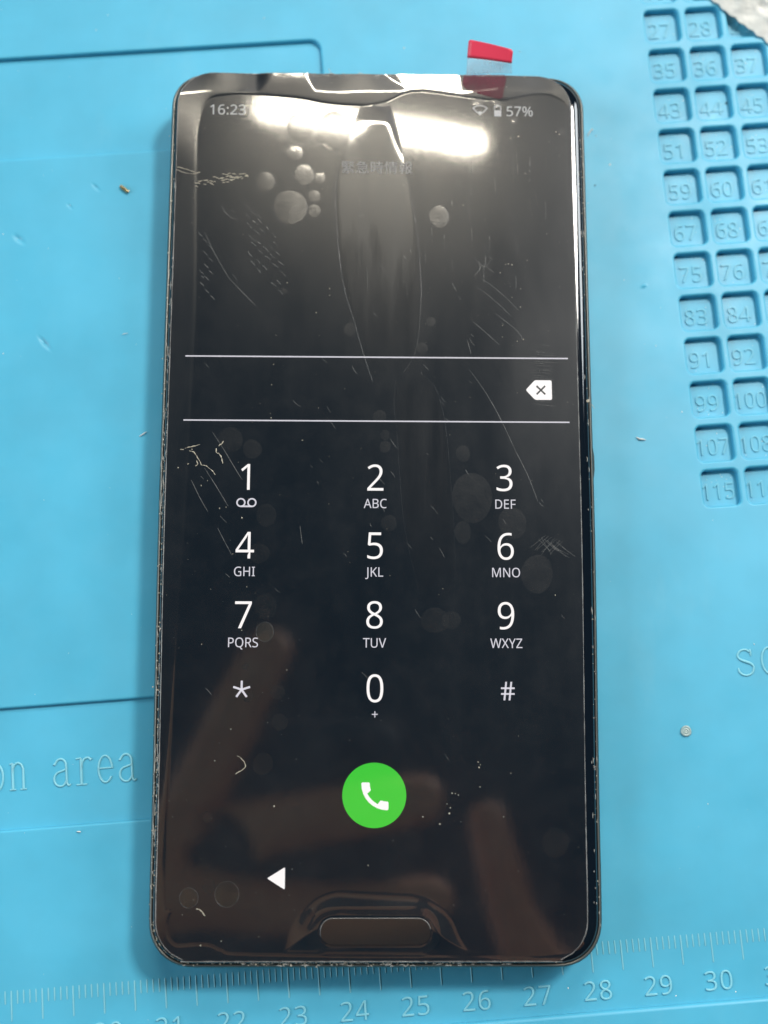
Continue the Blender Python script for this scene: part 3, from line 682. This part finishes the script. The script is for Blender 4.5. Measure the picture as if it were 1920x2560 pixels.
# staggered dashes left of centre, as left by something serrated dragged over the film
SX = [(-21.34, 48.56)][0]; EX = [(-17.09, 44.38)][0]; dx, dy = EX[0]-SX[0], EX[1]-SX[1]
for r in range(7):
    for c in range(5):
        if random.random() < 0.82:
            x = SX[0]-2.2+c*1.25+r*0.35-0.8*(r > 4); y = SX[1]+2.2-c*1.30-r*1.75
            fline(x, y, x+random.uniform(.7, 1.15), y-random.uniform(.7, 1.05), random.uniform(.6, 1.1))
for r in range(5):
    for c in range(3):
        x = -31.4+c*0.9+r*0.15; y = 45.5-c*1.2-r*2.3
        if random.random() < .8: fline(x, y, x+.8, y-.8, random.uniform(.6, 1.1))
for q in range(7):      # crossed hatching low on the right
    x, y = 27.0+q*0.5, -8.6-q*0.15
    fline(x, y+random.uniform(-.3, .6), x+random.uniform(1.5, 3.2), y-random.uniform(1.5, 2.6), .45); fline(x+1.2, y+.8, x-random.uniform(.6, 1.6), y-random.uniform(1.0, 1.9), .3)
for q in range(70):     # random hairlines
    x, y = random.uniform(-31, 31), random.triangular(-60, 70, 45); a = random.uniform(-1.1, -.7); L = random.uniform(.5, 2.2); fline(x, y, x+L*math.cos(a), y+L*math.sin(a), random.uniform(.3, .7))
for q in range(34):     # near vertical drag marks in the hazy upper half
    x, y = random.uniform(-6, 30), random.uniform(36, 62); L = random.uniform(1, 5); fline(x, y, x+random.uniform(-.1, .3), y-L, random.uniform(.25, .6))
for q in range(26):     # finger print ridges beside the backspace key
    y = 25.5-q*0.42; x = 26.6+random.uniform(-.5, .5); fline(x, y, x+random.uniform(2.2, 4.2), y-random.uniform(.1, .5), .35)
fs = link('fine_scratches', strokes_mesh('fine_scratches', fine, 0.050, res=1), filmo, M_SCRF); tag(fs, kind='stuff')
# chips and dried glue: squiggles near the digit 1, the torn patch high on the left, the curl low on the left
def squiggle(pts, w): return link('glue_thread', strokes_mesh('glue_thread', [[(x+random.uniform(-.05, .05), y+random.uniform(-.05, .05), random.uniform(.3, 1.3), fz(x, y)+.03) for x, y in smooth_line(pts, 4)]], w*.72, res=1), filmo, M_DEBRIS)
squiggle([(-31.7, 6.3), (-31.02, 6.16), (-30.46, 5.4), (-29.97, 4.65), (-29.62, 3.96), (-28.87, 3.76), (-28.39, 3.41), (-27.7, 2.87), (-27.29, 2.25)], 0.10)
squiggle([(-26.02, 8.07), (-26.41, 7.51), (-26.87, 7.23)], 0.15); squiggle([(-27.2, 6.74), (-27.18, 6.12), (-26.7, 5.84), (-26.28, 5.15), (-26.06, 4.25)], 0.11); squiggle([(-33.32, 6.57), (-32.65, 6.57)], 0.14)
squiggle([(-32.52, 6.78), (-31.65, 6.99), (-30.78, 7.2), (-29.98, 7.42)], 0.10); squiggle([(-30.51, 4.64), (-30.29, 4.09), (-30.68, 3.68)], 0.11)
squiggle([(-22.49, -44.27), (-21.63, -44.9), (-21.16, -45.85), (-21.54, -46.36), (-22.24, -46.81), (-22.81, -47.12)], 0.08); squiggle([(-28.53, -68.08), (-27.77, -68.32), (-27.05, -69.17)], 0.10)
squiggle([(-35.29, 57.55), (-33.59, 57.12), (-32.03, 56.53), (-31.34, 56.69)], 0.09); squiggle([(-35.56, 57.1), (-33.43, 56.37), (-31.89, 56.38)], 0.07)
tear = []
for q in range(46):
    x = -32.3+9.0*random.random(); y = 55.3+ (x+28)*.18+random.gauss(0, .45); L = random.uniform(.3, .9)
    tear.append([(x, y, .6, fz(x, y)+.02), (x+L*.5, y+random.uniform(-.05, .1), 1.2, fz(x, y)+.04), (x+L, y+random.uniform(-.2, .2), .5, fz(x, y)+.02)])
to = link('torn_patch', strokes_mesh('torn_patch', tear, 0.060, res=1), filmo, M_DEBRIS); tag(to, kind='stuff')
# crumbs and dust: along the rim and scattered over the film
dv = []; df = []
def rimcrumb(x, y, s): crumb(x, y, 8.7 if abs(x) > 34.8 else fz(x, y)+.01, s, dv, df)
for q in range(260):
    y = random.triangular(-74, 50, -62) if random.random() < .6 else random.uniform(-74, 70); x = -halfw(y)+random.gauss(1.05, .35)
    crumb(x, y, 8.35, random.choice((.07, .10, .14, .20)), dv, df)
for q in range(120):
    y = random.uniform(-70, 68); x = halfw(y)-random.gauss(1.2, .35); crumb(x, y, 8.35, random.choice((.06, .08, .11, .16)), dv, df)
for q in range(190):
    x = random.triangular(-33, 30, -14); crumb(x, -HL+random.gauss(1.0, .22), 8.4, random.choice((.07, .10, .15, .22)), dv, df)
for q in range(60):
    x = random.uniform(-22, 30); crumb(x, HT-random.uniform(.5, 1.0), 9.0, random.uniform(.05, .12), dv, df)
for q in range(40):
    a = random.uniform(PI, 1.5*PI); crumb(-halfw(-72)+7.6+6.6*math.cos(a), -HL+7.6+6.6*math.sin(a), 8.5, random.uniform(.06, .16), dv, df)
for (x, y) in [(-26.15, -45.04), (-16.47, -52.22), (-13.43, -62), (16.45, -45.15), (16.84, -45.6), (16.64, -46.04), (12.19, -50.11), (12.71, -50.17), (13.22, -50.42), (11.4, -51.81), (11.92, -52.44), (11.72, -53.32), (7.46, -53.83), (10.22, -54.95), (13.57, -54.63), (21.75, -46.92), (20.48, -53.81), (16.73, -49.15), (29.6, -17.9), (10.92, -16.9), (23.09, -40.98), (-22.28, -23.93), (-28.79, -26.25), (-27.52, -17.12), (-21.58, -16.7), (-14.75, -30.4), (-23.68, -39.99), (-8.36, 35.29), (-8.35, 34.06), (-15.71, 36.32), (-10.66, 30.92), (-18.08, 18), (-18.2, 12.93), (-18.05, 12.16), (-10.06, 13.97), (-17.81, 21.62), (-12.71, 8.29), (-5.6, 17.38), (22.23, 40.01), (22.72, 40.09), (23.35, 39.95), (21.3, 38.46), (24.81, 35.57), (23.25, 33.95), (24.68, 32.22), (21.51, 28.86), (21.48, 26.77), (24.02, 26.07), (25.06, 26.37), (29.54, 45.69), (26.02, 40.78), (32.46, 15.23), (33.41, 14.89), (23.45, 63.61), (23.88, 68.36), (24.87, 64.01), (31.59, 64.92), (32.15, 64.47), (-1.32, -61.43), (-30.65, -68.99), (-28.95, -66.73), (-24.43, -73), (-27.68, -73.66), (-18.52, -72.33), (-33.56, 3.38), (-31.3, 6.58), (-31.9, 4.08), (-29.58, 0.38), (-28.53, 1.21), (-26.4, -3.5), (-25.34, -3.29), (-22.62, -5.12), (-24.02, -11.22)]:
    crumb(x, y, fz(x, y)+.005, random.uniform(.07, .20), dv, df)
for q in range(330):
    y = random.uniform(-74, 74); a, b = film_x(y); x = random.uniform(a+.3, b-.3); crumb(x, y, ZF+hz_at(x, y)+.004, random.choice((.025, .03, .04, .05, .07)), dv, df)
do = link('dust_specks', mesh('dust_specks', dv, df), filmo, M_DEBRIS); tag(do, kind='stuff')

# cracked slivers of the cover glass along its left and lower rim, and the torn upper lip
chips = []
for q in range(150):
    y = random.triangular(-74, 72, -50); x = -halfw(y)+random.uniform(.55, 1.7); L = random.choice((.3, .5, .8, 1.6)); z = 8.2+.25*(x+halfw(y))
    chips.append([(x, y, .5, z), (x+random.uniform(-.12, .12), y+L*.5, 1.1, z+.06), (x+random.uniform(-.15, .15), y+L, .4, z)])
for q in range(80):
    x = random.triangular(-32, 31, -10); y = -HL+random.uniform(.5, 1.3); L = random.choice((.3, .5, .9)); z = 8.2+.25*(y+HL)
    chips.append([(x, y, .5, z), (x+L*.5, y+random.uniform(-.1, .12), 1.1, z+.06), (x+L, y+random.uniform(-.1, .1), .4, z)])
for q in range(45):
    y = random.uniform(-72, 70); x = halfw(y)-random.uniform(.5, 1.6); L = random.choice((.3, .5, .9)); z = 8.2+.25*(halfw(y)-x)
    chips.append([(x, y, .4, z), (x+random.uniform(-.1, .1), y+L*.5, 1.0, z+.05), (x, y+L, .4, z)])
for q in range(50):
    x = random.triangular(-30, 25, 2); y = HT-random.uniform(.55, 1.1); L = random.choice((.3, .5, .9)); z = 9.0
    chips.append([(x, y, .4, z), (x+L*.5, y+random.uniform(-.15, .15), 1.1, z+.06), (x+L, y+random.uniform(-.1, .1), .4, z)])
co = link('glass_chips', strokes_mesh('glass_chips', chips, 0.060, res=1), filmo, M_CHIP); tag(co, kind='stuff')

# red and clear pull tab sticking up from the film at the top
def tabpatch(name, pts, mat, n=10, thick=0.06):
    """quad sheet between two side lines, each [(x,y,z)...]"""
    Lh, Rh = pts; V = []; F = []; m = len(Lh)
    for i in range(m):
        for j in range(n):
            u = j/(n-1); p = [Lh[i][k]*(1-u)+Rh[i][k]*u for k in range(3)]; p[2] += 0.12*math.sin(PI*u); V.append(p)
    for i in range(m-1):
        for j in range(n-1):
            a = i*n+j; F.append((a, a+1, a+n+1, a+n))
    o = link(name, mesh(name, V, F, smooth=True), filmo, mat)
    md = o.modifiers.new('thickness', 'SOLIDIFY'); md.thickness = thick*MM; return o
tl, tr_ = [(15.99, 81.21), (23.9, 79.29)]; ml, mr = [(15.79, 78.23), (23.74, 77.2)]; bl, br = [(15.7, 75.82), (23.91, 76.07)]
def mix3(a, za, b, zb, t, lift=0.0): return (a[0]+(b[0]-a[0])*t, a[1]+(b[1]-a[1])*t, za+(zb-za)*t+lift*math.sin(PI*t))
tab = tabpatch('pull_tab', ([mix3(bl, 9.2, ml, 10.5, t, .15) for t in np.linspace(-.04, 1.0, 8)], [mix3(br, 9.2, mr, 10.5, t, -.1) for t in np.linspace(-.04, 1.0, 8)]), M_CLEAR)
tab['label'] = 'clear pull tab with a red end sticking out past the top edge'
def redrow(t):
    r = 0.0
    a = mix3(ml, 10.5, tl, 11.6, t); b = mix3(mr, 10.5, tr_, 11.6, t)
    if t > 0.8:
        k = (t-.8)/.2; r = 0.55*(1-math.sqrt(max(0, 1-k*k)))/7.6
    return mix3(a, a[2], b, b[2], r), mix3(a, a[2], b, b[2], 1-r)
rows = [redrow(t) for t in list(np.linspace(0, .8, 5))+[.86, .9, .94, .97, .985, 1.0]]
re_ = tabpatch('red_end', ([a for a, b in rows], [b for a, b in rows]), M_RED, thick=0.07); re_.parent = filmo
re_['label'] = 'red printed end of the pull tab'
RP = [(15.31, 75.69), (22.63, 75.77), (22.91, 75.15), (22.6, 73.68), (22.14, 71.27), (21.71, 71.11), (20.63, 71.26), (18.14, 72), (15.86, 72.83), (15.15, 73.44), (15.01, 74.06), (15.16, 75.07)]  # flat dark red patch painted as the pull tab's mirror image
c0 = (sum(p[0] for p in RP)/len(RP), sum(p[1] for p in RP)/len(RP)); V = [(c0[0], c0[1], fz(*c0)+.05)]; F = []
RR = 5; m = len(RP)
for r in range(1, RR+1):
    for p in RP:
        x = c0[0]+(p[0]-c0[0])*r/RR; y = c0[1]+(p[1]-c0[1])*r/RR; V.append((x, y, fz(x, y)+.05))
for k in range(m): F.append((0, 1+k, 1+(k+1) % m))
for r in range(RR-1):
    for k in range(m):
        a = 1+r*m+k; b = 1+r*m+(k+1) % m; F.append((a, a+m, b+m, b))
rb = link('tab_reflection', mesh('tab_reflection', V, F, smooth=True), filmo, M_DARKRED); rb['label'] = 'dark red painted reflection of the pull tab at the top edge'

# ------------------------------------------------------------------ small things lying about
CT, ST = math.cos(TH), math.sin(TH)
def mw(u, v): return (CT*u-ST*v, ST*u+CT*v)     # mat frame to world
def thing(name, me, mat, x, y, z, label, cat, rz=0.0, group=None):
    o = link(name, me, None, mat, loc=(x, y, z), rot=(0, 0, rz)); return tag(o, label, cat, group)
sp = mw(*(-41.48, 60.75))
spr = empty('spring_pin', (sp[0], sp[1], 0.34), (0, 0, math.radians(-39)+TH*0)); tag(spr, 'tiny gold spring lying on the mat left of the phone', 'spring')
hel = [(-0.85+1.7*k/90, .27*math.cos(2*PI*6*k/90), 1.0, .27*math.sin(2*PI*6*k/90)) for k in range(91)]
link('coil', strokes_mesh('coil', [hel], 0.075), spr, M_GOLD)
link('core', strokes_mesh('core', [[(-1.0, 0, .8), (-.95, 0), (.95, 0), (1.0, 0, .8)]], 0.19), spr, simple('dull brass', (0.30, 0.20, 0.09), 0.4, Metallic=0.9))
def lathe(name, prof, seg=28, wob=0.0):
    V = []; F = []
    for r, z in prof:
        for q in range(seg):
            a = 2*PI*q/seg; k = 1+wob*math.sin(3*a+r*4); V.append((r*k*math.cos(a), r*k*math.sin(a), z))
    n = len(prof)
    for i in range(n-1):
        for q in range(seg):
            F.append((i*seg+q, i*seg+(q+1) % seg, (i+1)*seg+(q+1) % seg, (i+1)*seg+q))
    F.append([(n-1)*seg+q for q in range(seg)])
    return mesh(name, V, F, ang=1.0)
dp = mw(*(49.36, -43.98))
thing('adhesive_dot', lathe('adhesive_dot', [(.92, 0), (.95, .15), (.86, .34), (.74, .36), (.66, .24), (.56, .22), (.46, .34), (.34, .36), (.26, .24), (.16, .22), (.05, .28)], 28, .03), hazy('cloudy clear glue', (0.50, 0.60, 0.55), 0.9, 0.3, 0.6, .4), dp[0], dp[1], 0.0,
      'small cloudy ringed adhesive dot on the bare mat below the letter s', 'glue dot')
fb = [(35.98, 15.89), (36.24, 15.68), (35.97, 15.54), (35.77, 15.89), (36.05, 16.18), (36.39, 15.83), (36.92, 15.41), (37.46, 14.84)]
fo = link('fibre', strokes_mesh('fibre', [[(x, y, .4+.9*(1-k/24), 8.3-1.2*max(0, k-12)/12) for k, (x, y) in enumerate(smooth_line(fb, 4)[:29])]], 0.13), None, M_DEBRIS)
tag(fo, 'curled pale fibre caught on the right edge of the phone', 'fibre')
fo2 = link('fibre', strokes_mesh('fibre', [[(x, y, random.uniform(.5, 1.3), 8.15) for x, y in smooth_line([(-35.22, -34.03), (-35.48, -33.83), (-35.94, -33.64), (-36.14, -33.51)], 4)]], 0.13), None, M_DEBRIS)
tag(fo2, 'short pale shred caught on the left edge of the phone', 'fibre')
def flake(pts, w, label):
    P = smooth_line([mw(*p) for p in pts], 5)
    o = link('lint', strokes_mesh('lint', [[(x, y, .3+1.0*math.sin(PI*(k+.5)/len(P)), .10+.15*math.sin(PI*k/len(P))) for k, (x, y) in enumerate(P)]], w*.72), None, M_DUST); tag(o, label, 'lint')
flake([(46.67, 7.77), (47.2, 7.37), (47.76, 7.25), (48.31, 7.14)], 0.15, 'curled white lint on the bare mat between phone and compartment 107')
flake([(-40.83, 14.23), (-40.11, 14.62), (-39.46, 15)], 0.09, 'thin white lint on the mat left of the dial pad digit 1')
flake([(-43.08, 33.18), (-42.5, 33.29), (-42, 33.33)], 0.06, 'very faint lint thread on the mat left of the upper divider line')
flake([(44.13, 65.29), (44.51, 65.98), (45.1, 66.66), (45.22, 66.33)], 0.10, 'pale smudge of lint just right of the upper right phone corner')
flake([(-54.06, -52.56), (-53.67, -52.59), (-53.34, -52.68)], 0.10, 'short white lint below the raised words on area')
cp = mw(*(71.13, 70.91))
V = []; F = []; crumb(0, 0, 0, .45, V, F); thing('crumb', mesh('crumb', V, F), M_BLACK, cp[0], cp[1], -1.33, 'dark brown crumb in compartment 44', 'crumb')
cp = mw(*(44.44, 55.61)); V = []; F = []; crumb(0, 0, 0, .26, V, F); thing('crumb', mesh('crumb', V, F), simple('blue grey crumb', (0.05, 0.14, 0.2), .6), cp[0], cp[1], 0.0, 'small dark crumb right of the phone near compartment 59', 'crumb')

# crinkled clear plastic bag reaching in at the top right
NB = 110
V = []; F = []
e0 = np.array((69.9, 91.4)); e1 = np.array((80.03, 81.17)); ed = (e1-e0)/np.linalg.norm(e1-e0); en = np.array((-ed[1], ed[0]))
for i in range(NB):
    s = -16+60*i/(NB-1)
    for j in range(NB):
        t = 46*(j/(NB-1))**1.15
        saw = 0.35*abs(((s*0.95) % 2)-1)+0.5*noise.noise(Vector((s*.35, 3, 0)))
        u, v = e0+ed*s+en*(t+(saw if j < 3 else saw*max(0, 1-t/4)))
        p = Vector((u*.16, v*.16, 1.3))
        r1 = 1-abs(noise.noise(p)); r2 = 1-abs(noise.noise(p*2.4+Vector((5, 1, 2)))); r3 = 1-abs(noise.noise(p*5.5+Vector((2, 7, 2))))
        z = 1.2+0.10*t+min(1, .06+t/7)*(1.5*r1**2+0.9*r2**2+0.45*r3)
        x, y = mw(u, v); V.append((x, y, z-0.95))
for i in range(NB-1):
    for j in range(NB-1):
        a = i*NB+j; F.append((a, a+NB, a+NB+1, a+1))
def bagmat():
    s = NT('crinkled translucent plastic'); s.p(Base_Color=(0.92, 0.91, 0.85, 1), Roughness=0.42, Specular_IOR_Level=0.5)
    s.bump(s.noise(1500, 4, 0.65), 0.5, 0.0003)
    tl_ = s.n('ShaderNodeBsdfTranslucent', Color=(0.85, 0.84, 0.78, 1)); tp = s.n('ShaderNodeBsdfTransparent')
    m1 = s.n('ShaderNodeMixShader', Fac=0.12); m2 = s.n('ShaderNodeMixShader', Fac=0.18)
    s.l(s.b.outputs[0], m1.inputs[1]); s.l(tl_.outputs[0], m1.inputs[2]); s.l(m1.outputs[0], m2.inputs[1]); s.l(tp.outputs[0], m2.inputs[2]); s.l(m2.outputs[0], s.out.inputs['Surface'])
    return s.m
bag = link('plastic_bag', mesh('plastic_bag', V, F, smooth=True), None, bagmat())
tag(bag, 'crinkled translucent plastic bag at the top right corner of the mat', 'plastic bag')
md = bag.modifiers.new('thickness', 'SOLIDIFY'); md.thickness = 0.12*MM

# ------------------------------------------------------------------ the photographer: seen only as a dim image in the glossy display
def skin_mesh(name, chains, mat):
    """chains: list of [(x, y, z, r)], the first vertex of later chains may be an (chain, index) link"""
    V = []; E = []; R = []; ids = []
    for ch in chains:
        own = []
        for q in ch:
            if len(q) == 2: own.append(ids[q[0]][q[1]])
            else: V.append([c*MM for c in q[:3]]); R.append(q[3]*MM); own.append(len(V)-1)
        E += [(own[k], own[k+1]) for k in range(len(own)-1)]; ids.append(own)
    me = bpy.data.meshes.new(name); me.from_pydata(V, E, []); o = bpy.data.objects.new('tmp', me); COL.objects.link(o)
    o.modifiers.new('skin', 'SKIN'); sb = o.modifiers.new('sub', 'SUBSURF'); sb.levels = 2; sb.render_levels = 2
    for k, r in enumerate(R):
        o.data.skin_vertices[0].data[k].radius = (r, r); o.data.skin_vertices[0].data[k].use_root = (k == 0)
    dg = bpy.context.evaluated_depsgraph_get(); dg.update()
    m2 = bpy.data.meshes.new_from_object(o.evaluated_get(dg)); bpy.data.objects.remove(o); m2.name = name; m2.shade_smooth(); m2.materials.clear()
    return m2
def skinmat():
    s = NT('skin'); s.p(Base_Color=(0.56, 0.30, 0.19, 1), Roughness=0.5, Subsurface_Weight=0.0)
    c = s.ramp(s.noise(90, 4, .6), [(0.35, (0.86, 0.33, 0.15)), (0.65, (0.93, 0.42, 0.21))]); s.l(c, s.b.inputs['Base Color']); return s.m
M_SKIN = skinmat()
person = empty('person', (-75, -90, 236)); tag(person, 'photographer whose two hands hold a dark phone above the bench, mirrored dimly in the display', 'person')
def at_person(o):
    o.parent = person; o.location = (75*MM, 90*MM, -236*MM); return o
ZH = 222
left = [
 [(-170, -210, 236, 30), (-125, -150, 234, 27), (-92, -108, 230, 24), (-74, -84, 228, 20)],
 [(0, 3), (-60, -66, 226, 12), (-50, -46, ZH, 9.5), (-40, -24, ZH-1, 9), (-29, -3, ZH, 8.2)],
 [(0, 3), (-56, -73, 226, 12), (-36, -66, ZH, 9.8), (-4, -60.5, ZH-1, 9.2), (25, -56, ZH+1, 8.4)],
 [(0, 3), (-62, -86, 226, 12), (-38, -90, ZH, 9.6), (-4, -92, ZH-1, 9), (28, -87, ZH+1, 8.2)],
 [(0, 2), (-84, -128, 226, 12), (-52, -124, ZH, 9), (-22, -122, ZH, 8.2), (4, -118, ZH+1, 7.4)],
]
at_person(link('hand', skin_mesh('hand', left, M_SKIN), person, M_SKIN))
right = [
 [(200, -250, 276, 30), (140, -190, 274, 27), (96, -152, 270, 23), (72, -132, 268, 19)],
 [(0, 3), (60, -118, 264, 11), (50, -98, 262, 9), (44, -76, 261, 8), (40, -59, 262, 7)],
 [(0, 2), (76, -160, 264, 10), (56, -158, 262, 9), (38, -154, 262, 8)],
]
at_person(link('hand', skin_mesh('hand', right, M_SKIN), person, M_SKIN))
cph = empty('held_phone', (-2.58, -44.9, 226.6), (0.1859, -0.0174, 0.0018)); tag(cph, 'dark phone held above the bench by the photographer', 'phone')
link('phone_body', fill2d('phone_body', [rrect(-62, -132, 13, 14, 10, 8)], 3.0, 11.0, 1.5), cph, simple('dark phone back', (0.015, 0.02, 0.022), 0.35))
ring = lathe('lens_ring', [(9, 3.2), (9, 1.2), (8.4, 0.8), (7.0, 0.8), (6.8, 2.9)], 32); link('lens_ring', ring, cph, simple('dark lens ring', (0.03, 0.03, 0.03), 0.3, Metallic=.8))
